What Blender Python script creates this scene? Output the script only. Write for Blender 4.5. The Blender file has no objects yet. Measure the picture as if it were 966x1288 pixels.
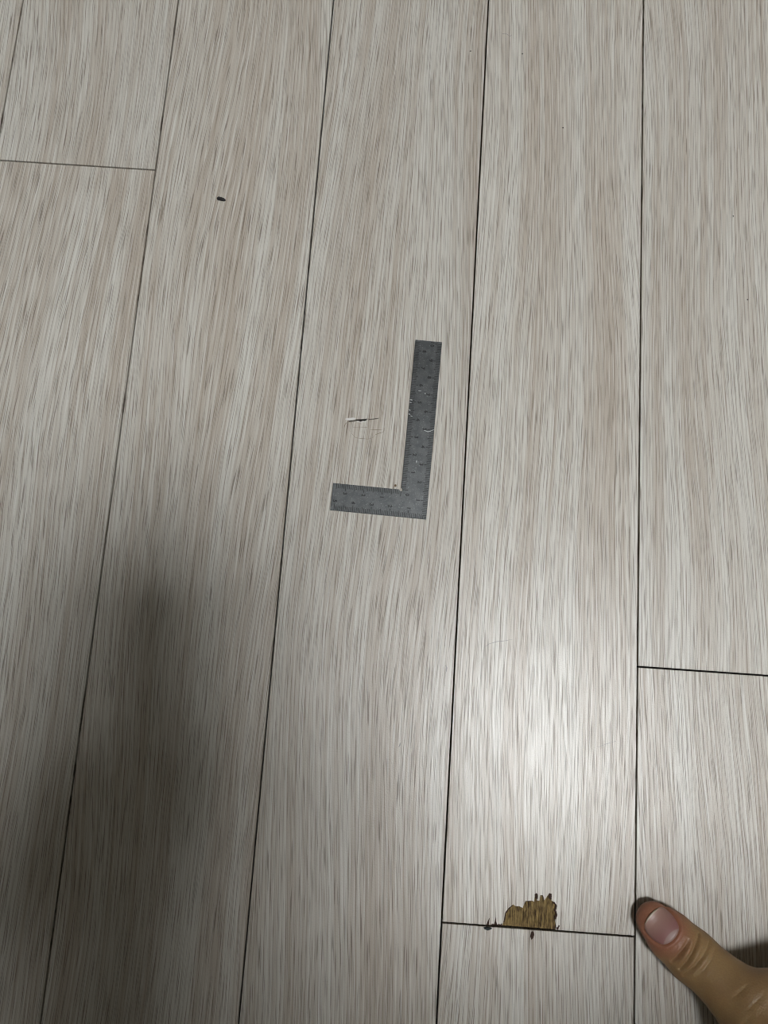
import bpy, bmesh, math, random
import numpy as np
from mathutils import Vector, Matrix, Euler

# ---------------------------------------------------------------- camera, world, exposure
S = bpy.context.scene
COL = S.collection
CAM_LOC = Vector((0.0, 0.0, 0.40863))
CAM_ROT = Euler((0.18058, -0.00194, 0.06835), 'XYZ')
cd = bpy.data.cameras.new('camera')
cam = bpy.data.objects.new('camera', cd)
COL.objects.link(cam)
cam.location, cam.rotation_euler = CAM_LOC, CAM_ROT
cd.sensor_fit = 'HORIZONTAL'
cd.sensor_width = 36.0
cd.lens = 36.0 * 967.0 / 966.0
cd.clip_start, cd.clip_end = 0.005, 50
S.camera = cam
w = bpy.data.worlds.new('world')
S.world = w
w.use_nodes = True
w.node_tree.nodes['Background'].inputs[0].default_value = (0.9, 0.95, 1.0, 1)
w.node_tree.nodes['Background'].inputs[1].default_value = 0.01
S.view_settings.view_transform = 'Standard'
S.view_settings.look = 'None'
S.view_settings.gamma = 1.0
S.view_settings.use_curve_mapping = False
S.view_settings.exposure = 0.76
S.cycles.filter_width = 1.0
LAMP_POS = (0.49, -0.26, 2.33)
LAMP_SIZE = (0.44, 0.50)
LAMP_POWER = 36.5

random.seed(7)
nprng = np.random.default_rng(7)

# ---------------------------------------------------------------- helpers
def link(name, me, mat=None, parent=None, smooth=False):
    o = bpy.data.objects.new(name, me)
    COL.objects.link(o)
    if mat is not None and not me.materials:
        me.materials.append(mat)
    if parent is not None:
        o.parent = parent
    if smooth:
        me.polygons.foreach_set('use_smooth', [True] * len(me.polygons))
    return o

def empty(name, loc=(0, 0, 0), rot=(0, 0, 0)):
    o = bpy.data.objects.new(name, None)
    o.empty_display_size = 0.02
    COL.objects.link(o)
    o.location, o.rotation_euler = loc, rot
    return o

def tag(o, label=None, cat=None, group=None, kind=None):
    if label: o['label'] = label
    if cat: o['category'] = cat
    if group: o['group'] = group
    if kind: o['kind'] = kind
    return o

def mesh(name, verts, faces):
    me = bpy.data.meshes.new(name)
    me.from_pydata([tuple(map(float, v)) for v in verts], [], [tuple(map(int, f)) for f in faces])
    me.update()
    return me

def box_mesh(name, x0, x1, y0, y1, z0, z1, bev=0.0, seg=1):
    bm = bmesh.new()
    vs = [bm.verts.new((x, y, z)) for z in (z0, z1) for y in (y0, y1) for x in (x0, x1)]
    for f in ((0, 2, 3, 1), (4, 5, 7, 6), (0, 1, 5, 4), (2, 6, 7, 3), (0, 4, 6, 2), (1, 3, 7, 5)):
        bm.faces.new([vs[i] for i in f])
    if bev > 0:
        bmesh.ops.bevel(bm, geom=list(bm.edges), offset=bev, segments=seg, affect='EDGES', profile=0.6)
    me = bpy.data.meshes.new(name)
    bm.to_mesh(me)
    bm.free()
    return me

def prism_mesh(name, loops, z0, z1):
    """A flat plate with outline loops[0] (holes = the other loops), from z0 to z1."""
    bm = bmesh.new()
    edges = []
    for lp in loops:
        vs = [bm.verts.new((x, y, z1)) for x, y in lp]
        edges += [bm.edges.new((vs[i], vs[(i + 1) % len(vs)])) for i in range(len(vs))]
    r = bmesh.ops.triangle_fill(bm, use_beauty=True, use_dissolve=False, edges=edges)
    faces = [g for g in r['geom'] if isinstance(g, bmesh.types.BMFace)]
    for f in faces:
        if f.normal.z < 0: f.normal_flip()
    ex = bmesh.ops.extrude_face_region(bm, geom=faces)
    # the extruded copy stays on top, the first faces become the underside
    top = [g for g in ex['geom'] if isinstance(g, bmesh.types.BMFace)]
    tv = set(v for f in top for v in f.verts)
    for v in bm.verts:
        if v not in tv: v.co.z = z0
    bmesh.ops.recalc_face_normals(bm, faces=list(bm.faces))
    me = bpy.data.meshes.new(name)
    bm.to_mesh(me)
    bm.free()
    return me

def mm(pts):
    return [(x * 0.001, y * 0.001) for x, y in pts]

def ribbon_mesh(name, pts, width, z0, z1):
    """A thin tapering strip that follows a line (hairline cracks, scratches)."""
    p = [Vector((x, y)) for x, y in pts]
    q = []
    for i in range(len(p) - 1):
        for k in range(4): q.append(p[i].lerp(p[i + 1], k / 4))
    q.append(p[-1])
    n = len(q)
    L, R_ = [], []
    for i in range(n):
        t = (q[min(i + 1, n - 1)] - q[max(i - 1, 0)]).normalized()
        nn = Vector((-t.y, t.x))
        hw = width * 0.5 * (0.25 + 0.75 * math.sin(math.pi * (i + 0.5) / n)) * random.uniform(0.7, 1.2)
        L.append(q[i] + nn * hw); R_.append(q[i] - nn * hw)
    return prism_mesh(name, [[(v.x, v.y) for v in L] + [(v.x, v.y) for v in reversed(R_)]], z0, z1)

# ---------------------------------------------------------------- SDF meshing (for the figure)
def cone(P, a, b, ra, rb, s=1.0):
    a = np.array(a, np.float32); b = np.array(b, np.float32)
    sc = np.array((1, 1, 1.0 / s), np.float32)
    Q = P * sc; a = a * sc; b = b * sc
    ba = b - a
    pa = Q - a
    h = np.clip(pa @ ba / max(float(ba @ ba), 1e-12), 0, 1)
    d = np.sqrt(np.maximum(((pa - h[:, None] * ba) ** 2).sum(1), 1e-14)) - (ra + (rb - ra) * h)
    return d * min(1.0, 0.5 + 0.5 * s)

def ball(P, c, r):
    r = np.array(r if hasattr(r, '__len__') else (r, r, r), np.float32)
    q = (P - np.array(c, np.float32)) / r
    k = np.sqrt((q ** 2).sum(1) + 1e-12)
    return (k - 1.0) * float(r.min())

def smin(a, b, k):
    h = np.clip(0.5 + 0.5 * (b - a) / k, 0, 1)
    return b + (a - b) * h - k * h * (1 - h)

def sdf_mesh(name, F, lo, hi, h, project=2):
    lo = np.array(lo, np.float64); hi = np.array(hi, np.float64)
    B = 8
    nb = np.ceil((hi - lo) / (h * B)).astype(int)
    n = nb * B
    V = np.empty(n, np.float32)
    bc = np.stack(np.meshgrid(*[np.arange(k) for k in nb], indexing='ij'), -1).reshape(-1, 3)
    cen = (lo + (bc * B + B / 2 - 0.5) * h).astype(np.float32)
    dc = F(cen)
    rad = h * B * 0.5 * math.sqrt(3) * 1.7
    V6 = V.reshape(nb[0], B, nb[1], B, nb[2], B)
    sg = np.sign(dc).reshape(nb)
    V6[:] = sg[:, None, :, None, :, None]
    act = bc[np.abs(dc) < rad]
    off = np.stack(np.meshgrid(*[np.arange(B)] * 3, indexing='ij'), -1).reshape(-1, 3)
    for i in range(0, len(act), 400):
        blk = act[i:i + 400]
        idx = (blk[:, None, :] * B + off[None]).reshape(-1, 3)
        V[idx[:, 0], idx[:, 1], idx[:, 2]] = F((lo + idx * h).astype(np.float32))
    ins = V < 0
    c = np.zeros(n - 1, np.int8)
    for dx in (0, 1):
        for dy in (0, 1):
            for dz in (0, 1):
                c += ins[dx:n[0] - 1 + dx, dy:n[1] - 1 + dy, dz:n[2] - 1 + dz]
    cells = np.argwhere((c > 0) & (c < 8))
    ids = -np.ones(n - 1, np.int32)
    ids[tuple(cells.T)] = np.arange(len(cells))
    acc = np.zeros((len(cells), 3)); cnt = np.zeros(len(cells))
    corners = [(i, j, k) for i in (0, 1) for j in (0, 1) for k in (0, 1)]
    for a in corners:
        for ax in range(3):
            if a[ax] == 1: continue
            b = list(a); b[ax] = 1
            va = V[tuple((cells + a).T)]; vb = V[tuple((cells + b).T)]
            m = (va < 0) != (vb < 0)
            t = np.where(m, va / np.where(va - vb == 0, 1, va - vb), 0)
            pt = np.tile(np.array(a, float), (len(cells), 1)); pt[:, ax] = t
            acc[m] += pt[m]; cnt[m] += 1
    P = lo + (cells + acc / np.maximum(cnt, 1)[:, None]) * h
    for _ in range(project):
        e = h * 0.5
        d = F(P.astype(np.float32))
        g = np.stack([F((P + np.eye(3)[k] * e).astype(np.float32)) - F((P - np.eye(3)[k] * e).astype(np.float32)) for k in range(3)], 1) / (2 * e)
        st = d[:, None] * g / np.maximum((g ** 2).sum(1), 0.05)[:, None]
        ln = np.linalg.norm(st, axis=1, keepdims=True)
        P -= st * np.minimum(1, h * 0.6 / np.maximum(ln, 1e-9))
    quads = []
    for ax in range(3):
        a = [slice(None)] * 3; b = [slice(None)] * 3
        a[ax] = slice(0, n[ax] - 1); b[ax] = slice(1, n[ax])
        u, v = (ax + 1) % 3, (ax + 2) % 3
        s0 = ins[tuple(a)]; s1 = ins[tuple(b)]
        for flip, msk in ((False, s0 & ~s1), (True, ~s0 & s1)):
            e = np.argwhere(msk)
            e = e[(e[:, u] > 0) & (e[:, v] > 0) & (e[:, u] < n[u] - 1) & (e[:, v] < n[v] - 1)]
            if not len(e): continue
            du = np.zeros(3, int); du[u] = 1
            dv = np.zeros(3, int); dv[v] = 1
            q = np.stack([ids[tuple(k.T)] for k in (e - du - dv, e - dv, e, e - du)], 1)
            quads.append(q[:, ::-1] if flip else q)
    Q = np.concatenate(quads)
    Q = Q[(Q >= 0).all(1)]
    return P, Q

def np_mesh(name, P, Q):
    me = bpy.data.meshes.new(name)
    me.vertices.add(len(P)); me.vertices.foreach_set('co', np.ascontiguousarray(P, np.float32).ravel())
    me.loops.add(Q.size); me.loops.foreach_set('vertex_index', np.ascontiguousarray(Q, np.int32).ravel())
    me.polygons.add(len(Q)); me.polygons.foreach_set('loop_start', np.arange(len(Q), dtype=np.int32) * 4)
    me.polygons.foreach_set('use_smooth', np.ones(len(Q), bool))
    me.update(calc_edges=True); me.validate()
    return me

# ---------------------------------------------------------------- materials
class Nodes:
    def __init__(self, name):
        self.m = bpy.data.materials.new(name)
        self.m.use_nodes = True
        self.t = self.m.node_tree
        self.b = self.t.nodes['Principled BSDF']
    def n(self, typ, **kw):
        o = self.t.nodes.new(typ)
        for k, v in kw.items(): setattr(o, k, v)
        return o
    def put(self, sock, v):
        if hasattr(v, 'is_linked') or isinstance(v, bpy.types.NodeSocket): self.t.links.new(v, sock)
        elif isinstance(v, (tuple, list)) and len(v) == 3 and sock.type == 'RGBA': sock.default_value = (*v, 1)
        else: sock.default_value = v
    def math(self, op, a, b=0.0, c=None):
        o = self.n('ShaderNodeMath', operation=op)
        self.put(o.inputs[0], a); self.put(o.inputs[1], b)
        if c is not None: self.put(o.inputs[2], c)
        return o.outputs[0]
    def vmath(self, op, a, b):
        o = self.n('ShaderNodeVectorMath', operation=op)
        self.put(o.inputs[0], a); self.put(o.inputs[1], b)
        return o.outputs[0]
    def comb(self, x, y, z):
        o = self.n('ShaderNodeCombineXYZ')
        for i, v in enumerate((x, y, z)): self.put(o.inputs[i], v)
        return o.outputs[0]
    def noise(self, vec, scale=1.0, detail=2.0, rough=0.5, dist=0.0):
        o = self.n('ShaderNodeTexNoise')
        self.put(o.inputs['Vector'], vec)
        o.inputs['Scale'].default_value = scale; o.inputs['Detail'].default_value = detail
        o.inputs['Roughness'].default_value = rough; o.inputs['Distortion'].default_value = dist
        return o.outputs['Fac']
    def remap(self, v, a, b, c=0.0, d=1.0, smooth=True):
        o = self.n('ShaderNodeMapRange', interpolation_type='SMOOTHSTEP' if smooth else 'LINEAR')
        self.put(o.inputs[0], v)
        for i, x in zip((1, 2, 3, 4), (a, b, c, d)): self.put(o.inputs[i], x)
        return o.outputs[0]
    def mix(self, f, a, b, blend='MIX'):
        o = self.n('ShaderNodeMix', data_type='RGBA', blend_type=blend)
        self.put(o.inputs[0], f); self.put(o.inputs[6], a); self.put(o.inputs[7], b)
        return o.outputs[2]
    def bump(self, h, dist, strength=1.0, normal=None):
        o = self.n('ShaderNodeBump')
        self.put(o.inputs['Height'], h)
        o.inputs['Distance'].default_value = dist; o.inputs['Strength'].default_value = strength
        if normal is not None: self.put(o.inputs['Normal'], normal)
        return o.outputs[0]
    def out(self, **kw):
        for k, v in kw.items():
            self.put(self.b.inputs[k.replace('_', ' ')], v)
        return self.m

def simple(name, col, rough=0.6, metal=0.0, var=0.12, scale=200.0, bump=0.0):
    N = Nodes(name)
    tc = N.n('ShaderNodeTexCoord').outputs['Object']
    nz = N.noise(tc, scale, 3.0)
    c = N.mix(nz, tuple(x * (1 - var) for x in col), tuple(min(1, x * (1 + var)) for x in col))
    kw = {}
    if bump: kw['Normal'] = N.bump(nz, bump)
    return N.out(Base_Color=c, Roughness=rough, Metallic=metal, **kw)

def wood_material():
    N = Nodes('oak_laminate')
    tc = N.n('ShaderNodeTexCoord').outputs['Object']
    rnd = N.n('ShaderNodeObjectInfo').outputs['Random']
    sp = N.n('ShaderNodeSeparateXYZ'); N.put(sp.inputs[0], tc)
    x, y = sp.outputs[0], sp.outputs[1]
    ox = N.math('MULTIPLY', rnd, 37.0); oy = N.math('MULTIPLY', rnd, 91.0)
    x0 = N.math('ADD', x, ox); y0 = N.math('ADD', y, oy)
    # slow wandering of the grain
    w1 = N.noise(N.comb(N.math('MULTIPLY', x0, 10.0), N.math('MULTIPLY', y0, 2.6), 0.0), 1, 0.5)
    w2 = N.noise(N.comb(N.math('MULTIPLY', x0, 60.0), N.math('MULTIPLY', y0, 12.0), 3.0), 1, 1.0)
    gx = N.math('ADD', N.math('MULTIPLY_ADD', w1, 0.046, x0), N.math('MULTIPLY', w2, 0.0022))
    # neighbouring fibres start and end at different heights
    yj = N.math('MULTIPLY_ADD', N.noise(N.comb(N.math('MULTIPLY', gx, 640.0), 0.0, 77.0), 1, 1.0), 0.16, y0)
    def g(fx, fy, z, d=2.0, r=0.5, yy=None):
        return N.noise(N.comb(N.math('MULTIPLY', gx, fx), N.math('MULTIPLY', yy or y0, fy), z), 1, d, r)
    broad = g(70, 1.6, 1.0, 2.0)
    streak = g(380, 4.0, 5.0, 2.0, 0.6)
    fine = g(1800, 16.0, 9.0, 2.0, 0.6)
    # year rings: fairly even lines two to three millimetres apart, fading in and out
    ph_ = N.math('MULTIPLY_ADD', g(120, 2.0, 21.0, 1.5), 15.0, N.math('MULTIPLY', gx, 2 * math.pi / 0.0021))
    ring = N.remap(N.math('SINE', ph_), 0.45, 1.0)
    brk = N.remap(g(900, 48.0, 31.0, 0.5, yy=yj), 0.40, 0.60)
    v = N.math('ADD', N.math('MULTIPLY', broad, 0.46), N.math('MULTIPLY', streak, 0.36))
    v = N.math('ADD', v, N.math('MULTIPLY', fine, 0.18))
    f = N.remap(v, 0.40, 0.61)
    col = N.mix(f, WOOD_LIGHT, WOOD_TAN)
    col = N.mix(N.math('MULTIPLY', ring, N.remap(brk, 0, 1, 0.16, 0.58)), col, WOOD_LINE)
    # short dark pores, thin as a hair
    por = N.remap(g(2800, 52.0, 13.0, 0.0, yy=yj), 0.57, 0.70)
    col = N.mix(N.math('MULTIPLY', por, 0.70), col, WOOD_PORE)
    # thin white lines between them
    wl = N.math('MULTIPLY', N.remap(N.math('SINE', N.math('ADD', ph_, 2.4)), 0.55, 1.0), N.remap(g(500, 40.0, 57.0, 0.5, yy=yj), 0.45, 0.62))
    col = N.mix(N.math('MULTIPLY', wl, 0.55), col, (0.77, 0.76, 0.72))
    # a slightly different tone for each board
    tone = N.remap(N.math('FRACT', N.math('MULTIPLY', rnd, 17.3)), 0, 1, 0.97, 1.03, False)
    hs = N.n('ShaderNodeHueSaturation'); N.put(hs.inputs['Color'], col); N.put(hs.inputs['Value'], tone)
    iso = N.noise(tc, 1500.0, 1.0)
    h = N.math('ADD', N.math('MULTIPLY', iso, 0.55), N.math('MULTIPLY', N.math('SUBTRACT', fine, por), 0.6))
    nrm = N.bump(h, 0.00011, 1.0)
    rough = N.remap(iso, 0.3, 0.7, 0.27, 0.37)
    return N.out(Base_Color=hs.outputs['Color'], Roughness=rough, Normal=nrm)
WOOD_LIGHT, WOOD_TAN, WOOD_LINE, WOOD_PORE = (0.655, 0.636, 0.580), (0.505, 0.450, 0.382), (0.32, 0.265, 0.205), (0.17, 0.135, 0.105)

def core_material():
    N = Nodes('raw_fibreboard')
    tc = N.n('ShaderNodeTexCoord').outputs['Object']
    mp = N.n('ShaderNodeMapping'); N.put(mp.inputs[0], tc); mp.inputs['Scale'].default_value = (1600, 190, 300)
    a = N.noise(mp.outputs[0], 1, 3, 0.6)
    b = N.noise(tc, 260, 2)
    c = N.mix(N.remap(a, 0.36, 0.62), (0.045, 0.022, 0.008), (0.285, 0.200, 0.075))
    c = N.mix(N.remap(b, 0.35, 0.7, 0, 0.5), c, (0.33, 0.235, 0.095))
    return N.out(Base_Color=c, Roughness=0.85, Normal=N.bump(a, 0.0003))

def steel_material():
    N = Nodes('worn_steel')
    tc = N.n('ShaderNodeTexCoord').outputs['Object']
    a = N.noise(tc, 260, 4, 0.6)
    b = N.noise(tc, 1500, 2)
    d = N.noise(tc, 35, 2)
    c = N.mix(N.remap(a, 0.35, 0.65), (0.090, 0.096, 0.098), (0.118, 0.124, 0.127))
    c = N.mix(N.remap(b, 0.60, 0.75, 0, 0.5), c, (0.30, 0.31, 0.31))
    r = N.remap(d, 0.35, 0.65, 0.38, 0.5)
    return N.out(Base_Color=c, Metallic=0.75, Roughness=r, Normal=N.bump(b, 0.00003))

def skin_material():
    N = Nodes('skin')
    pos = N.n('ShaderNodeTexCoord').outputs['Object']
    big = N.noise(pos, 70, 3)
    fine = N.noise(pos, 1300, 2)
    c = N.mix(N.remap(big, 0.35, 0.65), (0.262, 0.158, 0.068), (0.315, 0.200, 0.086))
    # blood-red end of the thumb, round the nail
    ds = N.n('ShaderNodeVectorMath', operation='DISTANCE')
    N.put(ds.inputs[0], pos); ds.inputs[1].default_value = (0.1400, -0.1185, 0.012)
    c = N.mix(N.remap(ds.outputs['Value'], 0.009, 0.020, 0.75, 0.0), c, (0.30, 0.105, 0.068))
    c = N.mix(N.remap(fine, 0.35, 0.65, 0.0, 0.14), c, (0.17, 0.08, 0.045))
    vo = N.n('ShaderNodeTexVoronoi'); N.put(vo.inputs['Vector'], pos); vo.inputs['Scale'].default_value = 1100
    N.b.inputs['Subsurface Weight'].default_value = 0.15
    N.b.inputs['Subsurface Radius'].default_value = (1.0, 0.35, 0.2)
    N.b.inputs['Subsurface Scale'].default_value = 0.003
    return N.out(Base_Color=c, Roughness=0.5, Normal=N.bump(vo.outputs['Distance'], 0.00012))

def nail_material():
    N = Nodes('nail')
    uv = N.n('ShaderNodeAttribute', attribute_name='nail_u').outputs['Fac']
    vv = N.n('ShaderNodeAttribute', attribute_name='nail_v').outputs['Fac']
    c = N.mix(N.remap(uv, -0.6, 0.6), (0.34, 0.20, 0.165), (0.27, 0.125, 0.115))
    # pale half moon at the cuticle
    r = N.math('ADD', N.math('POWER', N.math('DIVIDE', N.math('SUBTRACT', 1.05, uv), 0.50), 2.0), N.math('POWER', N.math('DIVIDE', vv, 0.78), 2.0))
    c = N.mix(N.remap(r, 1.15, 0.80), c, (0.33, 0.215, 0.19))
    # white free edge, bending with the tip
    e = N.math('SUBTRACT', uv, N.math('MULTIPLY', N.math('POWER', vv, 2.0), 0.24))
    c = N.mix(N.remap(e, -0.83, -0.93), c, (0.45, 0.36, 0.27))
    return N.out(Base_Color=c, Roughness=0.42)

WOOD = wood_material()
CORE = core_material()
STEEL = steel_material()
SKIN = skin_material()
NAIL = nail_material()
BLACK = simple('black_print', (0.012, 0.012, 0.013), 0.6)
DARKGAP = simple('underlay_and_crack_shade', (0.02, 0.018, 0.016), 0.95)
RAWWHITE = simple('raw_white_laminate', (0.72, 0.71, 0.68), 0.7)
CRACKLINE = simple('crack_line', (0.20, 0.165, 0.11), 0.8)
SCRATCH = simple('scratch_grey', (0.30, 0.29, 0.28), 0.6)
BARK = simple('dark_brown_fibre', (0.045, 0.022, 0.014), 0.85, var=0.4, scale=1500)
TEAL = simple('dark_grey_crumb', (0.025, 0.035, 0.035), 0.7, var=0.3, scale=1500)
SCUFF = simple('pale_scuff', (0.42, 0.43, 0.43), 0.5)
PLASTER = simple('plaster_wall', (0.30, 0.29, 0.26), 0.9, scale=30, var=0.03)
CEILM = simple('ceiling_paint', (0.5, 0.49, 0.46), 0.9, scale=30, var=0.03)
PAINTW = simple('white_painted_trim', (0.7, 0.69, 0.66), 0.5, scale=30, var=0.03)
DIFF = bpy.data.materials.new('lamp_diffuser'); DIFF.use_nodes = True
_n = DIFF.node_tree.nodes; _n.remove(_n['Principled BSDF'])
_e = _n.new('ShaderNodeEmission'); _e.inputs[0].default_value = (0.97, 0.985, 1.0, 1); _e.inputs[1].default_value = LAMP_POWER
DIFF.node_tree.links.new(_e.outputs[0], _n['Material Output'].inputs[0])

# ---------------------------------------------------------------- the room
X0, X1, Y0, Y1, ZC = -1.7, 1.9, -1.8, 1.8, 2.40
def struct(name, me, mat, parent=None):
    return tag(link(name, me, mat, parent), kind='structure')
struct('wall_left', box_mesh('wall_left', X0 - 0.1, X0, Y0 - 0.1, Y1 + 0.1, -0.05, ZC), PLASTER)
struct('wall_right', box_mesh('wall_right', X1, X1 + 0.1, Y0 - 0.1, Y1 + 0.1, -0.05, ZC), PLASTER)
struct('wall_front', box_mesh('wall_front', X0, X1, Y1, Y1 + 0.1, -0.05, ZC), PLASTER)
struct('wall_back', box_mesh('wall_back', X0, X1, Y0 - 0.1, Y0, -0.05, ZC), PLASTER)
struct('ceiling', box_mesh('ceiling', X0 - 0.1, X1 + 0.1, Y0 - 0.1, Y1 + 0.1, ZC, ZC + 0.1), CEILM)
struct('baseboard_left', box_mesh('bb', X0, X0 + 0.012, Y0 + 0.012, Y1 - 0.012, 0.0005, 0.07, 0.003), PAINTW)
struct('baseboard_right', box_mesh('bb', X1 - 0.012, X1, Y0 + 0.012, Y1 - 0.012, 0.0005, 0.07, 0.003), PAINTW)
struct('baseboard_front', box_mesh('bb', X0, X1, Y1 - 0.012, Y1, 0.0005, 0.07, 0.003), PAINTW)
struct('baseboard_back', box_mesh('bb', X0, X1, Y0, Y0 + 0.012, 0.0005, 0.07, 0.003), PAINTW)

floor = struct('floor', box_mesh('floor', X0, X1, Y0, Y1, -0.05, -0.0085), DARKGAP)

PW, PO, PL, GAP, TH = 0.09514, -0.15226, 1.2, 0.00045, 0.008
JOINT = {-1: 0.26913, 2: -0.12852, 3: 0.00178, 0: 0.62, 1: -0.47}
PLANK_ME = {}
def plank_box(w_, l_):
    key = (round(w_, 4), round(l_, 4))
    if key not in PLANK_ME:
        bm = bmesh.new()
        b = 0.00018
        x, y = w_ / 2 - GAP, l_ / 2 - GAP
        rings = [[(sx * (x - i), sy * (y - i), z) for sx, sy in ((-1, -1), (1, -1), (1, 1), (-1, 1))] for i, z in ((0, -TH), (0, -b), (b, 0.0))]
        V = [[bm.verts.new(c) for c in r] for r in rings]
        for r in range(2):
            for k in range(4): bm.faces.new((V[r][k], V[r][(k + 1) % 4], V[r + 1][(k + 1) % 4], V[r + 1][k]))
        bm.faces.new(V[2]); bm.faces.new(V[0][::-1])
        me = bpy.data.meshes.new('plank'); bm.to_mesh(me); bm.free()
        me.materials.append(WOOD)
        PLANK_ME[key] = me
    return PLANK_ME[key]

LAYER = 0.0011
def cut_plank(name, cx, cy, w_, l_, outline, holes):
    """A damaged board: a thin printed top layer with the damage cut out, on a fibreboard core."""
    lp = [[(x - cx, y - cy) for x, y in outline]] + [[(x - cx, y - cy) for x, y in h] for h in holes]
    o = link('plank', prism_mesh('plank', lp, -LAYER, 0.0), WOOD, floor)
    o.location = (cx, cy, 0)
    return o

chip = mm([(67.74, -128.57), (68.49, -126.15), (69.17, -121.88), (70.79, -119.66), (73.0, -117.81), (73.89, -118.65), (75.88, -118.52), (77.61, -119.19), (78.92, -115.92), (82.04, -115.6), (83.19, -115.9), (83.38, -112.95), (84.2, -111.83), (84.93, -113.12), (84.6, -115.27), (85.86, -115.34), (86.12, -112.77), (87.37, -112.68), (88.3, -115.02), (90.2, -111.96), (91.45, -111.77), (91.71, -114.79), (93.16, -115.48), (94.34, -117.0), (93.83, -119.15), (94.74, -121.21), (93.68, -123.92), (94.31, -125.98), (94.09, -128.1)])
crack = mm([(-27.58, 124.0), (-26.33, 124.39), (-24.53, 124.59), (-23.13, 125.45), (-21.68, 125.55), (-20.24, 125.76), (-18.43, 126.0), (-16.99, 126.18), (-17.47, 125.21), (-18.35, 124.72), (-19.45, 124.75), (-20.87, 124.15), (-21.44, 124.55), (-22.9, 124.55), (-24.49, 123.95), (-27.02, 123.65)])
crack2 = mm([(-16.77, 125.74), (-14.08, 126.3), (-12.28, 126.73), (-10.48, 127.08), (-11.35, 126.37), (-13.69, 125.95), (-16.56, 125.37)])

k0 = int(math.floor((X0 - PO) / PW)); k1 = int(math.ceil((X1 - PO) / PW))
chipped = cracked = None
rp = random.Random(5)
for k in range(k0, k1):
    xa, xb = max(PO + k * PW, X0), min(PO + (k + 1) * PW, X1)
    if xb - xa < 0.01: continue
    j = JOINT.get(k, rp.uniform(0, PL))
    while j > Y0: j -= PL
    while j < Y1:
        ya, yb = max(j, Y0), min(j + PL, Y1)
        j += PL
        if yb - ya < 0.02: continue
        cx, cy = (xa + xb) / 2, (ya + yb) / 2
        if k == 2 and abs(ya - JOINT[2]) < 1e-4:
            out = [(xa + GAP, ya + GAP)] + [(x, max(y, ya + GAP) if 0 < i < len(chip) - 1 else ya + GAP) for i, (x, y) in enumerate(chip)]
            out += [(xb - GAP, ya + GAP), (xb - GAP, yb - GAP), (xa + GAP, yb - GAP)]
            chipped = cut_plank('plank', cx, cy, xb - xa, yb - ya, out, [])
            chipped['label'] = 'board with a broken brown chip at its end'
            core = link('fibreboard_core', box_mesh('core', xa + GAP - cx, xb - GAP - cx, ya + GAP - cy, yb - GAP - cy, -TH, -LAYER - 0.0003), CORE, chipped)
        elif k == 1 and ya < 0.1 < yb:
            out = [(xa + GAP, ya + GAP), (xb - GAP, ya + GAP), (xb - GAP, yb - GAP), (xa + GAP, yb - GAP)]
            cracked = cut_plank('plank', cx, cy, xb - xa, yb - ya, out, [crack, crack2])
            cracked['label'] = 'board with a short black crack'
            link('fibreboard_core', box_mesh('core', xa + GAP - cx, xb - GAP - cx, ya + GAP - cy, yb - GAP - cy, -TH, -LAYER - 0.0006), DARKGAP, cracked)  # core coloured near-black: shade inside the shallow crack is put into the colour
        else:
            o = link('plank', plank_box(xb - xa, yb - ya), WOOD, floor)
            o.location = (cx, cy, 0)

# torn fibres of the chip: a rough patch of raw board, ragged dark edges and the two small tears beside it
def on(parent, name, me, mat):
    """Mesh given in floor coordinates, made a part of a plank."""
    o = link(name, me, mat, parent)
    o.location = (-parent.location.x, -parent.location.y, 0)
    return o

def rough_patch():
    nx, ny = 110, 34
    x0, x1, y0, y1 = 0.0672, 0.0952, -0.1281, -0.1112
    V, Fc = [], []
    col = [random.gauss(0, 1) for _ in range(nx + 1)]
    for j_ in range(ny + 1):
        for i in range(nx + 1):
            z = 0.00014 * col[i] + random.gauss(0, 0.00006) + 0.00012 * math.sin(i * 0.9 + j_ * 0.35)
            V.append((x0 + (x1 - x0) * i / nx, y0 + (y1 - y0) * j_ / ny, min(-0.0009 + z, -0.0003)))
            if random.random() < 0.15: col[i] += random.gauss(0, 0.5)
            col[i] = max(-2, min(2, col[i]))
    for j_ in range(ny):
        for i in range(nx):
            a = j_ * (nx + 1) + i
            Fc.append((a, a + 1, a + nx + 2, a + nx + 1))
    return mesh('torn_fibres', V, Fc)
on(chipped, 'torn_fibres', rough_patch(), CORE)

def ragged(pts, wmin, wmax, seed):
    """A jagged strip of dark fibre along a broken edge."""
    r = random.Random(seed)
    A, B_ = [], []
    for i in range(len(pts) - 1):
        p, q = Vector(pts[i]), Vector(pts[i + 1])
        n = max(2, int((q - p).length / 0.0006))
        t = (q - p).normalized(); nn = Vector((t.y, -t.x))
        for s in range(n):
            c = p.lerp(q, s / n)
            A.append(c + nn * r.uniform(wmin, wmax)); B_.append(c - nn * r.uniform(0.00002, wmin))
    return prism_mesh('torn_edge', [[tuple(v) for v in A] + [tuple(v) for v in reversed(B_)]], -0.0004, 0.00008)
for seed, (a, b, lo_, hi_) in enumerate([(1, 5, 0.0001, 0.0006), (5, 8, 0.00005, 0.0002), (8, 11, 0.00005, 0.00025), (11, 15, 0.0003, 0.0011), (16, 19, 0.0001, 0.0003), (19, 22, 0.0004, 0.0013), (22, 27, 0.0003, 0.0009), (27, 29, 0.0001, 0.0003)]):
    on(chipped, 'torn_edge', ragged(chip[a:b], lo_, hi_, seed), BARK)
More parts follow.
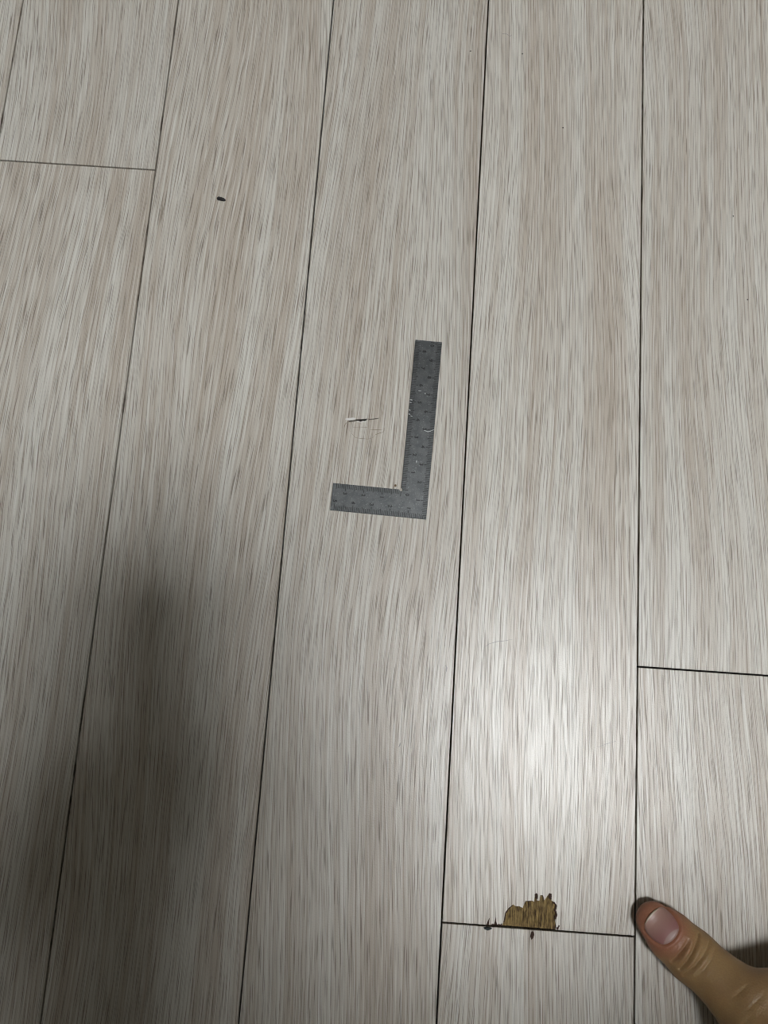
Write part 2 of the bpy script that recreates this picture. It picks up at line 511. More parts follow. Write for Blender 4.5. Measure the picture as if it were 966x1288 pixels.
for t in ([(60.07, -128.1), (60.6, -126.6), (61.5, -124.78), (61.3, -126.5), (61.3, -128.1)], [(63.7, -128.0), (64.2, -126.2), (64.54, -124.05), (64.75, -126.0), (65.5, -128.0)], [(65.3, -128.0), (66.2, -127.2), (66.9, -127.6), (67.6, -126.8), (67.9, -128.0)], [(94.4, -127.9), (94.6, -126.6), (95.1, -126.9), (95.5, -125.9), (96.1, -126.0), (95.6, -127.2), (95.2, -127.9)], [(62.2, -128.1), (63.0, -127.4), (64.4, -127.7), (65.6, -127.5), (65.7, -128.1)]):
    on(chipped, 'torn_edge', prism_mesh('torn_edge', [mm(t)], 0.0, 0.00025), BARK)

# the crack: pale broken lips, hairlines and the ring of the blister below it
on(cracked, 'torn_lip', prism_mesh('torn_lip', [mm([(-29.31, 125.1), (-28.1, 125.7), (-26.45, 125.8), (-25.2, 126.1), (-23.55, 126.0), (-23.4, 125.6), (-24.61, 124.9), (-26.4, 124.65), (-27.7, 124.35), (-28.9, 124.6)])], -0.0003, 0.00035), RAWWHITE)
on(cracked, 'torn_lip', prism_mesh('torn_lip', [mm([(-22.7, 124.25), (-20.86, 123.95), (-17.98, 124.45), (-18.3, 124.1), (-20.83, 123.65), (-22.48, 123.85)])], -0.0003, 0.00025), RAWWHITE)
for pts, wd in (([(-27.58, 124.0), (-28.74, 122.52), (-29.29, 121.54), (-29.18, 120.23)], 0.00025), ([(-24.6, 120.73), (-20.62, 121.12), (-16.63, 121.21)], 0.00018), ([(-15.45, 120.04), (-11.82, 120.1), (-8.38, 120.42)], 0.0002), ([(-12.16, 117.22), (-10.23, 118.14), (-7.93, 119.05)], 0.00028), ([(-7.93, 119.05), (-7.2, 120.2), (-7.4, 121.8)], 0.00015), ([(-26.5, 119.0), (-24.45, 116.41), (-22.7, 114.84), (-20.14, 114.64), (-15.78, 114.56), (-13.31, 115.49), (-12.15, 117.07)], 0.00018), ([(-9.0, 127.6), (-8.7, 131.0), (-8.5, 135.5)], 0.0002)):
    on(cracked, 'hairline_crack', ribbon_mesh('hairline_crack', mm(pts), wd, -0.0001, 0.00003), CRACKLINE)

def plank_at(x, y):
    best = None
    for o in floor.children:
        xs = [c[0] for c in o.bound_box]; ys = [c[1] for c in o.bound_box]
        if min(xs) <= x - o.location.x <= max(xs) and min(ys) <= y - o.location.y <= max(ys): best = o
    return best
for pts, wd in (([(52.54, 5.87), (55.36, 8.12), (59.47, 9.64), (63.61, 10.33), (67.74, 11.44)], 0.00028), ([(113.3, -40.19), (117.33, -38.34), (122.6, -36.41)], 0.0002), ([(33.2, -4.2), (33.99, -5.62), (33.6, -8.4)], 0.0006), ([(12.3, -44.8), (12.1, -45.91), (11.4, -47.2)], 0.0005)):
    on(plank_at(*mm(pts)[1]), 'scratch_or_dent', ribbon_mesh('scratch_or_dent', mm(pts), wd, -0.0001, 0.00003), SCRATCH)  # the two short strips are dents, drawn as flat grey

# ---------------------------------------------------------------- ceiling lamp
lamp = tag(empty('ceiling_light', (LAMP_POS[0], LAMP_POS[1], ZC)), 'white rectangular ceiling light with glowing diffuser above the floor', 'lamp')
lx, ly = LAMP_SIZE[0] / 2, LAMP_SIZE[1] / 2
dz = LAMP_POS[2] - ZC
struct_frame = prism_mesh('frame', [[(-lx - .02, -ly - .02), (lx + .02, -ly - .02), (lx + .02, ly + .02), (-lx - .02, ly + .02)], [(-lx, -ly), (lx, -ly), (lx, ly), (-lx, ly)]], dz - 0.005, -0.0005)
link('frame', struct_frame, PAINTW, lamp)
link('diffuser', box_mesh('diffuser', -lx + .001, lx - .001, -ly + .001, ly - .001, dz, dz + 0.02), DIFF, lamp)

# ---------------------------------------------------------------- steel square
sq = tag(empty('steel_square', (0.01865, 0.07186, 0.0001), (0, 0, -0.02962)), 'dark grey steel L-shaped ruler with millimetre scales, lying on the wooden floor beside the crack', 'ruler')
ST = 0.0009
arc = [(-0.0150 + 0.0009 * math.cos(math.radians(a)), 0.0150 + 0.0009 * math.sin(math.radians(a))) for a in range(180, 451, 27)]
arc = [(x, y) for x, y in arc]
outline = [(0, 0), (0, 0.1015), (-0.0150, 0.1015)] + arc[::-1] + [(-0.052, 0.0150), (-0.052, 0)]
pl = prism_mesh('plate', [outline], 0.0, ST)
bmm = bmesh.new(); bmm.from_mesh(pl)
bmesh.ops.bevel(bmm, geom=[e for e in bmm.edges if len(e.link_faces) == 2 and e.calc_face_angle(0) > 1.0 and all(v.co.z > ST * 0.9 for v in e.verts)], offset=0.00012, segments=1, affect='EDGES')
bmm.to_mesh(pl); bmm.free()
link('plate', pl, STEEL, sq)
def ticks(segs):
    V, Fc = [], []
    for x0, y0, x1, y1 in segs:
        hw = 0.00018
        tx, ty = (0, hw) if abs(x1 - x0) > abs(y1 - y0) else (hw, 0)
        i = len(V)
        for z in (ST - 0.00002, ST + 0.00002):
            V += [(x0 - tx, y0 - ty, z), (x0 + tx, y0 + ty, z), (x1 + tx, y1 + ty, z), (x1 - tx, y1 - ty, z)]
        Fc += [(i, i + 1, i + 2, i + 3), (i + 4, i + 7, i + 6, i + 5), (i, i + 4, i + 5, i + 1), (i + 1, i + 5, i + 6, i + 2), (i + 2, i + 6, i + 7, i + 3), (i + 3, i + 7, i + 4, i)]
    me = mesh('ticks', V, Fc)
    bm = bmesh.new(); bm.from_mesh(me); bmesh.ops.recalc_face_normals(bm, faces=list(bm.faces)); bm.to_mesh(me); bm.free()
    return me
def tl(k): return 0.0038 if k % 10 == 0 else 0.0032 if k % 5 == 0 else 0.0026
e = 0.0001
A = [(-e, k * 1e-3, -min(tl(k), k * 1e-3 + 2e-4), k * 1e-3) for k in range(1, 101)]
A += [(-k * 1e-3, e, -k * 1e-3, min(tl(k), k * 1e-3 + 2e-4)) for k in range(1, 51)]
Bt = [(-0.015 + (e if k > 1 else 0.001), 0.015 + k * 1e-3, -0.015 + tl(k), 0.015 + k * 1e-3) for k in range(0, 86)]
Bt += [(-0.015 - k * 1e-3, 0.015 - (e if k > 1 else 0.001), -0.015 - k * 1e-3, 0.015 - tl(k)) for k in range(0, 36)]
tag(link('outer_scale', ticks(A), BLACK, sq), kind='stuff')
tag(link('inner_scale', ticks(Bt), BLACK, sq), kind='stuff')
DIG = {}
def digit(ch):
    if ch not in DIG:
        c = bpy.data.curves.new('digit', 'FONT')
        c.body = ch; c.size = 0.0028; c.align_x = 'CENTER'; c.align_y = 'CENTER'
        c.extrude = 0.00002; c.offset = 0.00011; c.resolution_u = 3
        t = bpy.data.objects.new('digit', c); COL.objects.link(t)
        bpy.context.view_layer.update()
        me = bpy.data.meshes.new_from_object(t.evaluated_get(bpy.context.evaluated_depsgraph_get()))
        bpy.data.objects.remove(t); bpy.data.curves.remove(c)
        xs = [v.co.x for v in me.vertices]; ys = [v.co.y for v in me.vertices]
        mx, my = (min(xs) + max(xs)) / 2, (min(ys) + max(ys)) / 2
        for v in me.vertices: v.co.x -= mx; v.co.y -= my
        me.materials.clear(); me.materials.append(BLACK)
        DIG[ch] = me
    return DIG[ch]
def numeral(ch, x, y):
    o = link('numeral', digit(ch), None, sq)
    o.location = (x, y, ST + 0.00001); o.rotation_euler = (0, 0, -math.pi / 2)
for k in range(1, 10): numeral(str(k), -0.0053, k * 0.01)
numeral('1', -0.0053, 0.1006); numeral('0', -0.0053, 0.0988)
numeral('0', -0.0150 + 0.0036, 0.0150 - 0.0026)
for k in range(1, 9): numeral(str(k), -0.0150 + 0.0056, 0.015 + k * 0.01)
for k in range(1, 6): numeral(str(k), -k * 0.01, 0.0052)
for k in range(1, 4): numeral(str(k), -0.0150 - k * 0.01, 0.0150 - 0.0052)
# worn pale scuffs on the plate (square coordinates)
def to_sq(p):
    d = Vector((p[0] * 1e-3 - 0.01865, p[1] * 1e-3 - 0.07186)); c, s = math.cos(0.02962), math.sin(0.02962)
    return (c * d.x - s * d.y, s * d.x + c * d.y)
for pts, wd in (([(5.6, 138.6), (7.2, 138.2)], 0.0007), ([(5.6, 136.9), (6.8, 136.6)], 0.0005), ([(5.5, 133.0), (6.3, 132.0)], 0.0006), ([(5.4, 130.3), (6.5, 129.8)], 0.0006), ([(6.5, 129.2), (7.7, 128.8)], 0.0005), ([(14.2, 121.5), (16.67, 120.7), (18.0, 121.1), (19.9, 122.1)], 0.0005), ([(10.0, 143.8), (11.8, 143.8)], 0.0004), ([(13.5, 142.6), (14.3, 142.5)], 0.0006), ([(11.5, 104.2), (11.58, 102.6)], 0.0004)):
    link('scuff', ribbon_mesh('scuff', [to_sq(p) for p in pts], wd, ST - 0.00002, ST + 0.00003), SCUFF, sq)

# ---------------------------------------------------------------- small things lying on the floor
def crumb(name, pts, hgt, mat, label, cat, group=None):
    cx = sum(p[0] for p in pts) / len(pts) * 1e-3; cy = sum(p[1] for p in pts) / len(pts) * 1e-3
    loc = [(x * 1e-3 - cx, y * 1e-3 - cy) for x, y in pts]
    n = len(loc)
    V = [(x, y, 0.0) for x, y in loc] + [(x * 0.92, y * 0.92, hgt * random.uniform(0.5, 0.7)) for x, y in loc] + [(x * 0.4, y * 0.4, hgt * random.uniform(0.85, 1)) for x, y in loc]
    Fc = [tuple(range(n))[::-1], tuple(range(2 * n, 3 * n))]
    for r in range(2):
        Fc += [(r * n + i, r * n + (i + 1) % n, (r + 1) * n + (i + 1) % n, (r + 1) * n + i) for i in range(n)]
    o = link(name, mesh(name, V, Fc), mat)
    o.location = (cx, cy, 0.00012)
    return tag(o, label, cat, group)
crumb('crumb', [(-114.4, 253.3), (-113.5, 254.3), (-111.5, 254.0), (-109.6, 253.3), (-108.7, 252.4), (-109.8, 251.6), (-112.2, 251.9), (-113.9, 252.3)], 0.0012, BLACK, 'small black seed-shaped crumb lying alone on the second board from the left', 'crumb')
crumb('wood_splinter', [(82.78, -129.3), (83.5, -130.0), (83.68, -130.9), (83.18, -132.51), (82.36, -133.35), (81.73, -131.9), (82.1, -130.0)], 0.0009, BARK, 'dark brown wood splinter lying just below the broken chip', 'splinter')
crumb('crumb', [(58.69, -129.29), (60.2, -128.95), (62.3, -129.1), (62.94, -129.5), (62.0, -130.1), (60.73, -130.5), (58.99, -130.0)], 0.0011, TEAL, 'dark grey crumb on the board joint left of the broken chip', 'crumb')
crumb('crumb', [(0.2, 89.4), (0.6, 90.2), (1.3, 90.1), (1.5, 89.2), (1.0, 88.7), (0.4, 88.8)], 0.0006, simple('brown_crumb', (0.16, 0.11, 0.06), 0.8), 'tiny brown crumb at the inner corner of the steel ruler', 'crumb')
for (x, y), lab in (((28.75, 361.63), 'tiny black speck near the top of the middle board'), ((60.11, 361.9), 'tiny black speck near the top, just right of a long seam'), ((85.99, 313.43), 'tiny dark speck in the middle of the fourth board'), ((186.29, 262.89), 'tiny dark speck on the rightmost board, upper one of two'), ((193.75, 211.3), 'tiny dark speck on the rightmost board, close to the edge of the picture')):
    r = 0.42
    crumb('dust_speck', [(x + r * random.uniform(.7, 1.1) * math.cos(a), y + r * random.uniform(.7, 1.1) * math.sin(a)) for a in (0.2, 1.3, 2.2, 3.3, 4.4, 5.3)], 0.0004, BLACK, lab, 'speck', 'dark specks on the floor')
def hair_curve(name, pts, rad, mat, label, cat):
    c = bpy.data.curves.new(name, 'CURVE'); c.dimensions = '3D'
    c.bevel_depth = rad; c.bevel_resolution = 1
    s = c.splines.new('NURBS'); s.points.add(len(pts) - 1)
    for p, q in zip(s.points, pts): p.co = (q[0] * 1e-3, q[1] * 1e-3, 0.0001 + rad, 1)
    s.use_endpoint_u = True; s.order_u = 3
    c.materials.append(mat)
    t = bpy.data.objects.new('tmp', c); COL.objects.link(t); bpy.context.view_layer.update()
    me = bpy.data.meshes.new_from_object(t.evaluated_get(bpy.context.evaluated_depsgraph_get()))
    bpy.data.objects.remove(t)
    return tag(link(name, me, mat), label, cat)
hair_curve('stray_hair', [(47.5, 374.9), (48.6, 375.4), (50.2, 374.9), (51.6, 373.9), (52.6, 373.6), (53.2, 374.6)], 0.00010, SCRATCH, 'short curly grey hair near the top of the fourth board', 'hair')

# ---------------------------------------------------------------- the photographer
RC = CAM_ROT.to_matrix()
PHX = 0.010                                          # how far the lens sits inside the phone's edge
def ph(x, y, z):                                     # a point in the phone's own frame
    return tuple(CAM_LOC + RC @ Vector((x + PHX, y, z)))

T0, T1, T2, T3, T4, T5 = (0.1398, -0.1183, 0.0066), (0.1474, -0.1244, 0.0081), (0.1571, -0.1320, 0.0095), (0.1637, -0.1367, 0.0105), (0.1706, -0.1418, 0.0150), (0.1895, -0.1635, 0.0290)
WR = (0.206, -0.205, 0.042)
NA = np.array((0.1366, -0.1143)); NB = np.array((0.1458, -0.1231))       # nail: free edge, cuticle
nax = (NB - NA); nlen = float(np.linalg.norm(nax)) / 2; nax = nax / np.linalg.norm(nax); nay = np.array((-nax[1], nax[0])); ncen = (NA + NB) / 2
NHW = 0.0074
MCP = [(0.228, -0.121, 0.047), (0.248, -0.133, 0.051), (0.266, -0.145, 0.047), (0.282, -0.159, 0.039)]
FDIR = [(0.35, 0.93), (0.48, 0.87), (0.60, 0.80), (0.74, 0.67)]
FLEN = [(0.042, 0.026, 0.021), (0.046, 0.029, 0.022), (0.042, 0.027, 0.022), (0.033, 0.020, 0.019)]
FR = [0.0098, 0.0100, 0.0094, 0.0082]
def right_hand(P, nail_ridge=True):
    s = 0.76
    d = cone(P, T0, T1, 0.0083, 0.0109, s)
    d = smin(d, cone(P, T1, T2, 0.0109, 0.0119, s), 0.003)
    d = smin(d, cone(P, T2, T3, 0.0119, 0.0110, s), 0.003)
    d = smin(d, cone(P, T3, T4, 0.0110, 0.0118, 0.85), 0.004)
    d = smin(d, cone(P, T4, T5, 0.0120, 0.0175, 0.85), 0.004)
    d = smin(d, cone(P, T5, WR, 0.0175, 0.0230, 0.85), 0.012)
    for i in range(4):
        m = MCP[i]
        base = (WR[0] + (m[0] - WR[0]) * 0.25 + (i - 1.5) * 0.008, WR[1] + (m[1] - WR[1]) * 0.25 - (i - 1.5) * 0.004, 0.036)
        d = smin(d, cone(P, base, m, 0.0150, 0.0118, 0.95), 0.014)
    # web between thumb and index
    d = smin(d, cone(P, (0.180, -0.1415, 0.023), (0.216, -0.1325, 0.037), 0.0095, 0.0105), 0.006)
    for i in range(4):
        m, f, L, r = MCP[i], FDIR[i], FLEN[i], FR[i]
        p1 = (m[0] + f[0] * L[0] * 0.97, m[1] + f[1] * L[0] * 0.97, m[2] + 0.004)
        p2 = (p1[0] + f[0] * L[1] * 0.75, p1[1] + f[1] * L[1] * 0.75, p1[2] - L[1] * 0.66)
        p3 = (p2[0] + f[0] * L[2] * 0.6, p2[1] + f[1] * L[2] * 0.6, r * 0.85 + 0.0003)
        g = smin(cone(P, m, p1, r * 1.12, r * 1.02), cone(P, p1, p2, r * 1.02, r * 0.92), 0.004)
        g = smin(g, cone(P, p2, p3, r * 0.92, r * 0.80), 0.004)
        d = smin(d, g, 0.005)
    d = smin(d, cone(P, WR, (0.231, -0.226, 0.165), 0.0240, 0.0320, 0.95), 0.016)
    # creases over the thumb joint and at its base
    for a, b, wd, dp in CREASES:
        a = np.array(a, np.float32); b = np.array(b, np.float32); ba = b - a
        h = np.clip((P[:, :2] - a) @ ba / (ba @ ba), 0, 1)
        q = np.sqrt(((P[:, :2] - a - h[:, None] * ba) ** 2).sum(1))
        d = d + np.where(P[:, 2] > 0.006, (dp * np.exp(-q / wd) - 0.28 * dp * np.exp(-((q - 0.0017) / 0.0010) ** 2)) * (0.35 + 0.65 * np.sin(math.pi * np.clip(h, 0.04, 0.96))), 0)
    if nail_ridge:
        r2 = P[:, :2] - ncen.astype(np.float32)
        u = r2 @ nax.astype(np.float32) / nlen; v = r2 @ nay.astype(np.float32) / NHW
        e_ = (np.abs(u) ** 3 + np.abs(v) ** 3 + 1e-9) ** (1 / 3)
        up = (P[:, 2] > 0.008) * np.clip((u + 0.75) / 0.5, 0, 1)
        d = d - 0.00055 * np.exp(-((e_ - 1.20) / 0.16) ** 2) * up + 0.0005 * np.exp(-((e_ - 1.0) / 0.08) ** 2) * up
    return d
CREASES = [((0.1524, -0.1237), (0.1460, -0.1331), 0.00055, 0.0017), ((0.1585, -0.1210), (0.1492, -0.1358), 0.00060, 0.0019), ((0.1631, -0.1240), (0.1509, -0.1380), 0.00060, 0.0014),
           ((0.1606, -0.1240), (0.1553, -0.1314), 0.00040, 0.0006), ((0.1560, -0.1230), (0.1515, -0.1302), 0.00035, 0.0005), ((0.1655, -0.1262), (0.1545, -0.1392), 0.0004, 0.0004), ((0.1750, -0.1357), (0.1687, -0.1421), 0.0005, 0.0004), ((0.1741, -0.1467), (0.1690, -0.1530), 0.0005, 0.0004),
           ((0.1800, -0.1380), (0.1712, -0.1470), 0.0005, 0.0003)]

SHR, SHL = (0.240, -0.235, 0.55), (-0.135, -0.345, 0.580)
ELR, ELL = (0.250, -0.243, 0.280), (-0.295, -0.270, 0.375)
WRL = ph(-0.085, -0.150, 0.028)
NECK, HEAD, PELV = (0.045, -0.290, 0.615), (0.060, -0.175, 0.715), (0.01, -0.84, 0.29)
def head_axes():
    f = Vector((-0.03, 0.45, -0.89)).normalized()            # face looks down at the phone
    r = Vector((1, 0.05, 0)); r = (r - f * r.dot(f)).normalized()
    return r, f, r.cross(f).normalized()
HR, HF, HU = head_axes()
def hp(x, y, z): return tuple(Vector(HEAD) + HR * x + HF * y + HU * z)
HM = np.array([list(HR), list(HF), list(HU)], np.float32)
def head_local(P): return (P - np.array(HEAD, np.float32)) @ HM.T
def head(P):
    Q = head_local(P)
    d = ball(Q, (0, -0.008, 0.030), (0.074, 0.093, 0.082))
    d = smin(d, ball(Q, (0, 0.030, -0.045), (0.054, 0.056, 0.070)), 0.03)
    d = smin(d, ball(Q, (0, 0.062, -0.098), (0.022, 0.018, 0.016)), 0.02)            # chin
    d = smin(d, cone(Q, (0, 0.088, 0.012), (0, 0.103, -0.034), 0.007, 0.0115), 0.010)  # nose
    for s_ in (-1, 1):
        d = smin(d, ball(Q, (s_ * 0.013, 0.092, -0.036), 0.007), 0.006)
        d = smin(d, cone(Q, (s_ * 0.015, 0.084, 0.024), (s_ * 0.045, 0.070, 0.022), 0.006, 0.006), 0.010)  # brow
        d = np.maximum(d, -ball(Q, (s_ * 0.032, 0.094, 0.002), (0.016, 0.016, 0.011)))
        d = smin(d, ball(Q, (s_ * 0.076, -0.006, -0.008), (0.009, 0.018, 0.031)), 0.005)  # ear
    d = smin(d, cone(Q, (-0.020, 0.084, -0.064), (0.020, 0.084, -0.064), 0.0055, 0.0055), 0.006)
    d = smin(d, cone(Q, (-0.016, 0.082, -0.074), (0.016, 0.082, -0.074), 0.006, 0.006), 0.006)
    q = np.sqrt((Q[:, 1] - 0.088) ** 2 + (Q[:, 2] + 0.069) ** 2)
    d = d + 0.0035 * np.exp(-(q / 0.0035) ** 2) * (np.abs(Q[:, 0]) < 0.024)
    return d
def left_hand(P):
    """Holds the lower half of the phone from behind: palm along its left edge, fingers across its back."""
    d = cone(P, WRL, ph(-0.078, -0.105, 0.020), 0.024, 0.018)
    for i in range(4):
        y = -0.128 + i * 0.0185
        k = ph(-0.074, y + 0.004, 0.016); a = ph(-0.052, y, 0.0015); b = ph(-0.012, y + 0.002, 0.0015); c = ph(0.0225, y + 0.004, 0.0075); e_ = ph(0.0225, y + 0.005, 0.0180)
        d = smin(d, cone(P, ph(-0.085, -0.135 + i * 0.006, 0.024), k, 0.013, 0.0095), 0.010)
        g = smin(cone(P, k, a, 0.0092, 0.0085), cone(P, a, b, 0.0085, 0.0080), 0.003)
        g = smin(g, cone(P, b, c, 0.0080, 0.0074), 0.003)
        g = smin(g, cone(P, c, e_, 0.0072, 0.0062), 0.003)
        d = smin(d, g, 0.003)
    t1, t2, t3 = ph(-0.088, -0.098, 0.030), ph(-0.074, -0.070, 0.036), ph(-0.050, -0.052, 0.0320)
    d = smin(d, cone(P, WRL, t1, 0.018, 0.0125), 0.012)
    d = smin(d, cone(P, t1, t2, 0.0125, 0.0105), 0.006)
    d = smin(d, cone(P, t2, t3, 0.0105, 0.0085), 0.004)
    d = smin(d, cone(P, WRL, tuple(Vector(WRL).lerp(Vector(ELL), 0.5)), 0.024, 0.032), 0.015)
    # the flesh gives way where the phone lies in the hand
    Q = np.abs((P - np.array(CAM_LOC, np.float32)) @ np.array(RC, np.float32) - np.array((-0.023 + PHX, -0.058, 0.0155), np.float32)) - np.array((0.0378, 0.0748, 0.0055), np.float32)
    return np.maximum(d, -(Q.max(1)))
def torso_body(P):
    d = smin(head(P), cone(P, hp(0, -0.035, -0.05), NECK, 0.050, 0.056), 0.03)
    d = smin(d, cone(P, NECK, (0.02, -0.60, 0.46), 0.055, 0.085), 0.05)
    for sh, el, wr in ((SHR, ELR, (0.231, -0.226, 0.165)), (SHL, ELL, tuple(Vector(ELL).lerp(Vector(WRL), 0.75)))):
        d = smin(d, cone(P, NECK, sh, 0.045, 0.042), 0.03)
        d = smin(d, cone(P, sh, el, 0.040, 0.034), 0.02)
        d = smin(d, cone(P, el, wr, 0.034, 0.025), 0.02)
    d = smin(d, cone(P, (0.02, -0.60, 0.46), PELV, 0.085, 0.09), 0.05)
    return d
def shirt(P):
    mid = (0.02, -0.60, 0.46)
    d = smin(cone(P, (-0.08, -0.385, 0.545), (0.15, -0.325, 0.535), 0.105, 0.105), cone(P, (-0.06, -0.62, 0.44), (0.10, -0.62, 0.44), 0.105, 0.105), 0.08)
    d = smin(d, cone(P, (-0.05, -0.80, 0.31), (0.07, -0.80, 0.31), 0.115, 0.115), 0.08)
    d = smin(d, cone(P, (0.035, -0.36, 0.57), NECK, 0.09, 0.066), 0.04)
    for sh, el, wr in ((SHR, ELR, (0.2200, -0.216, 0.108)), (SHL, ELL, tuple(Vector(ELL).lerp(Vector(WRL), 0.62)))):
        a = smin(cone(P, sh, el, 0.066, 0.052), cone(P, el, wr, 0.052, 0.042), 0.03)
        d = smin(d, a, 0.03)
    w_ = np.sin(P[:, 0] * 60 + 9 * np.sin(P[:, 1] * 17)) * np.sin(P[:, 2] * 47 + 5 * P[:, 1]) * 0.0025
    d = d + w_
    Q = head_local(P)
    return np.maximum(d, -(head(P) - 0.004))
def trousers(P):
    d = cone(P, (-0.06, -0.85, 0.27), (0.08, -0.85, 0.27), 0.115, 0.115)
    for s_ in (-1, 1):
        hip, kn, an = (s_ * 0.085 + 0.01, -0.82, 0.245), (s_ * 0.135 + 0.01, -0.46, 0.082), (s_ * 0.115 + 0.01, -0.875, 0.058)
        l = smin(cone(P, hip, kn, 0.092, 0.068), cone(P, kn, an, 0.064, 0.048), 0.03)
        d = smin(d, l, 0.03)
    d = d + np.sin(P[:, 1] * 55 + 6 * np.sin(P[:, 0] * 20)) * np.sin(P[:, 2] * 40) * 0.002
    return np.maximum(d, 0.004 - P[:, 2])
def hair_sdf(P):
    Q = head_local(P)
    d = ball(Q, (0, -0.014, 0.036), (0.084, 0.102, 0.090))
    d = smin(d, ball(Q, (0, -0.05, -0.02), (0.070, 0.055, 0.065)), 0.02)
    cut = Q[:, 1] - 0.060 + np.clip(-(Q[:, 2] - 0.055), 0, 1) * 1.15        # hairline
    d = np.maximum(d, cut)
    return d + 0.0010 * np.sin(Q[:, 0] * 700 + 3 * np.sin(Q[:, 1] * 60)) * np.sin(Q[:, 2] * 25 + 1.3)

person = tag(empty('person', (0.01, -0.70, 0.0)), 'person leaning in from the lower right, bare thumb with pink nail pressed on the floor', 'person')
off = Vector((-0.01, 0.70, 0))
def figure(name, parts, mat, parent=person):
    Ps, Qs, n = [], [], 0
    for F, lo, hi, h in parts:
        P, Q = sdf_mesh(name, F, lo, hi, h)
        Ps.append(P); Qs.append(Q + n); n += len(P)
    P, Q = np.concatenate(Ps), np.concatenate(Qs)
    o = link(name, np_mesh(name, P, Q), mat, parent)
    o.location = off if parent is person else (0, 0, 0)
    return o
WL = np.array(WRL)
figure('body', [(right_hand, (0.115, -0.300, -0.004), (0.345, -0.045, 0.18), 0.0005),
                (torso_body, (-0.36, -0.98, 0.15), (0.34, -0.08, 0.83), 0.006),
                (left_hand, WL - (0.14, 0.13, 0.10), WL + (0.15, 0.16, 0.08), 0.0016)], SKIN)
SHIRT = simple('grey_knit', (0.10, 0.105, 0.115), 0.9, scale=700, bump=0.0004)
TROU = simple('dark_denim', (0.035, 0.04, 0.055), 0.9, scale=900, bump=0.0003)
HAIR = simple('black_hair', (0.012, 0.010, 0.009), 0.45, scale=300)
SOCK = simple('grey_socks', (0.25, 0.25, 0.25), 0.95, scale=800)
figure('shirt', [(shirt, (-0.40, -0.98, 0.04), (0.36, -0.15, 0.74), 0.007)], SHIRT)
figure('trousers', [(trousers, (-0.26, -1.02, -0.01), (0.28, -0.36, 0.42), 0.007)], TROU)
figure('hair', [(hair_sdf, (-0.09, -0.36, 0.56), (0.18, -0.07, 0.86), 0.003)], HAIR)
def sock_of(s_):
    def F(P):
        g = smin(cone(P, (s_ * 0.115 + 0.01, -0.87, 0.052), (s_ * 0.11 + 0.01, -0.96, 0.045), 0.040, 0.036), cone(P, (s_ * 0.11 + 0.01, -0.96, 0.045), (s_ * 0.09 + 0.01, -1.06, 0.026), 0.036, 0.023), 0.02)
        return np.maximum(g, 0.003 - P[:, 2])
    return F
for s_ in (-1, 1):
    figure('sock', [(sock_of(s_), (s_ * 0.11 - 0.05, -1.12, -0.006), (s_ * 0.11 + 0.07, -0.80, 0.12), 0.004)], SOCK)
EYE = simple('eye_white', (0.75, 0.72, 0.68), 0.2); IRIS = simple('dark_iris', (0.02, 0.012, 0.008), 0.2)
for s_ in (-1, 1):
    for nm, c, r, mt in (('eye', (s_ * 0.032, 0.078, 0.002), 0.0120, EYE), ('iris', (s_ * 0.032, 0.0865, -0.0035), 0.0046, IRIS)):
        bm = bmesh.new(); bmesh.ops.create_uvsphere(bm, u_segments=20, v_segments=12, radius=r)
        me = bpy.data.meshes.new(nm); bm.to_mesh(me); bm.free()
        o = link(nm, me, mt, person, True); o.location = Vector(hp(*c)) + off

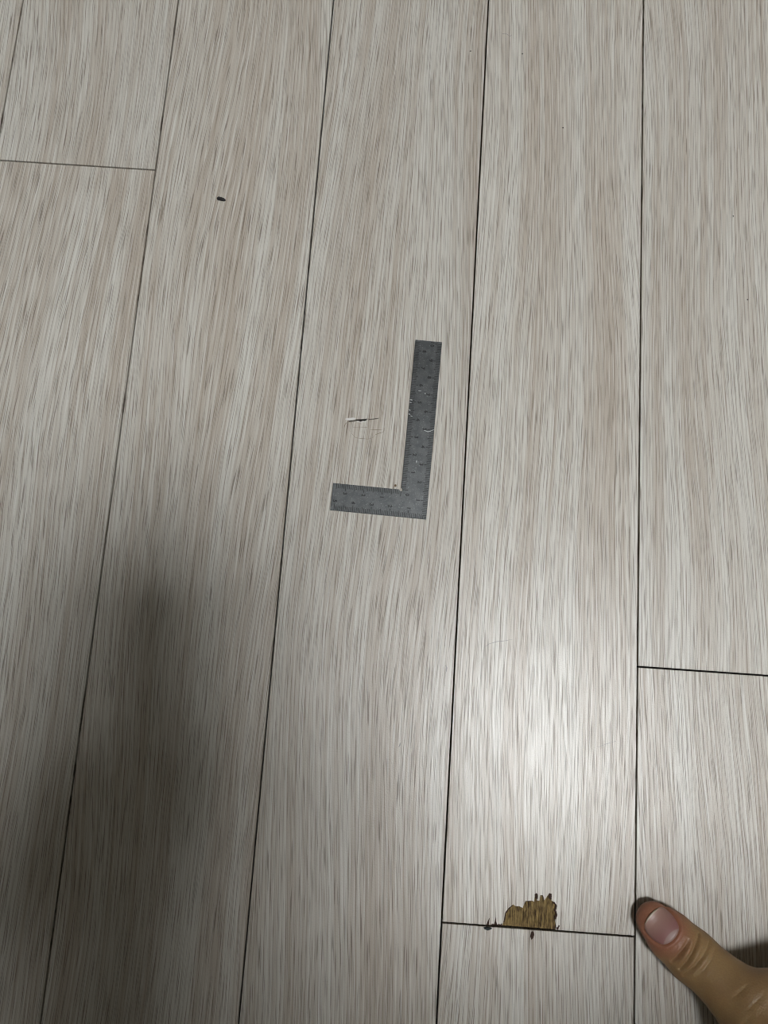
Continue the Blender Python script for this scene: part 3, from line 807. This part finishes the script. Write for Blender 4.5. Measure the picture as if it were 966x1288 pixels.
# the thumb nail: a plate that follows the thumb's surface
def nail_mesh():
    nu, nv = 34, 26
    U, Vv = np.meshgrid(np.linspace(-1, 1, nu), np.linspace(-1, 1, nv), indexing='ij')
    # square to rounded outline; flatter free edge (u = -1)
    k = np.where(U < 0, 0.50, 0.42)
    uu = U * np.sqrt(np.maximum(0, 1 - k * Vv ** 2 * 0.85)); vv = Vv * np.sqrt(np.maximum(0, 1 - k * U ** 2))
    X = ncen[None, None] + (uu[..., None] * nax * nlen * 1.02) + (vv[..., None] * nay * NHW)
    lo_z = np.full(X.shape[:2], 0.003); hi_z = np.full(X.shape[:2], 0.03)
    for _ in range(26):
        m = (lo_z + hi_z) / 2
        Pq = np.concatenate([X.reshape(-1, 2), m.reshape(-1, 1)], 1).astype(np.float32)
        ins = (right_hand(Pq, False) < 0).reshape(m.shape)
        lo_z = np.where(ins, m, lo_z); hi_z = np.where(ins, hi_z, m)
    ed = np.maximum(np.abs(Vv), np.maximum(U, 0))
    z = lo_z + 0.00045 - 0.0005 * np.clip((ed - 0.80) / 0.2, 0, 1) ** 2
    base = lo_z[nu // 2, nv // 2]
    fe = np.clip((-U - 0.72) / 0.28, 0, 1)                       # the free edge keeps its height while the flesh falls away
    z = z + fe * 0.0006
    top = np.concatenate([X, z[..., None]], -1)
    bot = top.copy(); bot[..., 2] -= 0.0005
    V = np.concatenate([top.reshape(-1, 3), bot.reshape(-1, 3)])
    n = nu * nv; Fc = []
    for i in range(nu - 1):
        for j_ in range(nv - 1):
            a = i * nv + j_
            Fc.append((a, a + 1, a + nv + 1, a + nv)); Fc.append((n + a, n + a + nv, n + a + nv + 1, n + a + 1))
    rim = [i * nv for i in range(nu)] + [(nu - 1) * nv + j_ for j_ in range(1, nv)] + [i * nv + nv - 1 for i in range(nu - 2, -1, -1)] + [j_ for j_ in range(nv - 2, 0, -1)]
    for i in range(len(rim)):
        a, b = rim[i], rim[(i + 1) % len(rim)]
        Fc.append((a, b, b + n, a + n))
    me = mesh('thumb_nail', V, Fc)
    bm = bmesh.new(); bm.from_mesh(me); bmesh.ops.recalc_face_normals(bm, faces=list(bm.faces)); bm.to_mesh(me); bm.free()
    for nm, arr in (('nail_u', uu), ('nail_v', vv)):
        at_ = me.attributes.new(nm, 'FLOAT', 'POINT')
        at_.data.foreach_set('value', np.concatenate([arr.ravel(), arr.ravel()]).astype(np.float32))
    return me
nl = link('thumb_nail', nail_mesh(), NAIL, person, True)
nl.location = off
nl['label'] = 'pink thumb nail with pale half moon'

for i in range(4):
    m, f, L, r = MCP[i], FDIR[i], FLEN[i], FR[i]
    p1 = Vector((m[0] + f[0] * L[0] * 0.97, m[1] + f[1] * L[0] * 0.97, m[2] + 0.004))
    p2 = Vector((p1[0] + f[0] * L[1] * 0.75, p1[1] + f[1] * L[1] * 0.75, p1[2] - L[1] * 0.66))
    p3 = Vector((p2[0] + f[0] * L[2] * 0.6, p2[1] + f[1] * L[2] * 0.6, r * 0.85 + 0.0003))
    dr = (p3 - p2).normalized(); sd = dr.cross(Vector((0, 0, 1))).normalized(); up = sd.cross(dr).normalized()
    bm = bmesh.new(); bmesh.ops.create_uvsphere(bm, u_segments=20, v_segments=12, radius=1.0)
    for v in bm.verts: v.co = Vector((v.co.x * r * 0.62, v.co.y * r * 0.72, v.co.z * 0.0012 - 0.0026 * v.co.x ** 2))
    me = bpy.data.meshes.new('finger_nail'); bm.to_mesh(me); bm.free()
    o = link('finger_nail', me, NAIL, person, True)
    o.matrix_local = Matrix.Translation(p2.lerp(p3, 0.86) + up * r * 0.85 + off) @ Matrix((sd, dr, up)).transposed().to_4x4()

# ---------------------------------------------------------------- the phone that takes the picture
phone = tag(empty('smartphone', CAM_LOC + RC @ Vector((PHX, 0, 0)), CAM_ROT), 'black smartphone held level over the floor in the left hand', 'phone')
PH_BLACK = simple('black_glass', (0.01, 0.01, 0.012), 0.15); PH_METAL = simple('grey_aluminium', (0.25, 0.25, 0.26), 0.35, 1.0)
link('case', box_mesh('case', -0.0600, 0.0140, -0.1320, 0.0160, 0.0120, 0.0200, 0.0030, 3), PH_METAL, phone)
link('screen', box_mesh('screen', -0.0580, 0.0120, -0.1300, 0.0140, 0.0195, 0.0203, 0.0003), PH_BLACK, phone)
link('camera_bump', box_mesh('camera_bump', -0.0240, 0.0110, -0.0220, 0.0130, 0.0100, 0.0125, 0.0008, 2), PH_BLACK, phone)
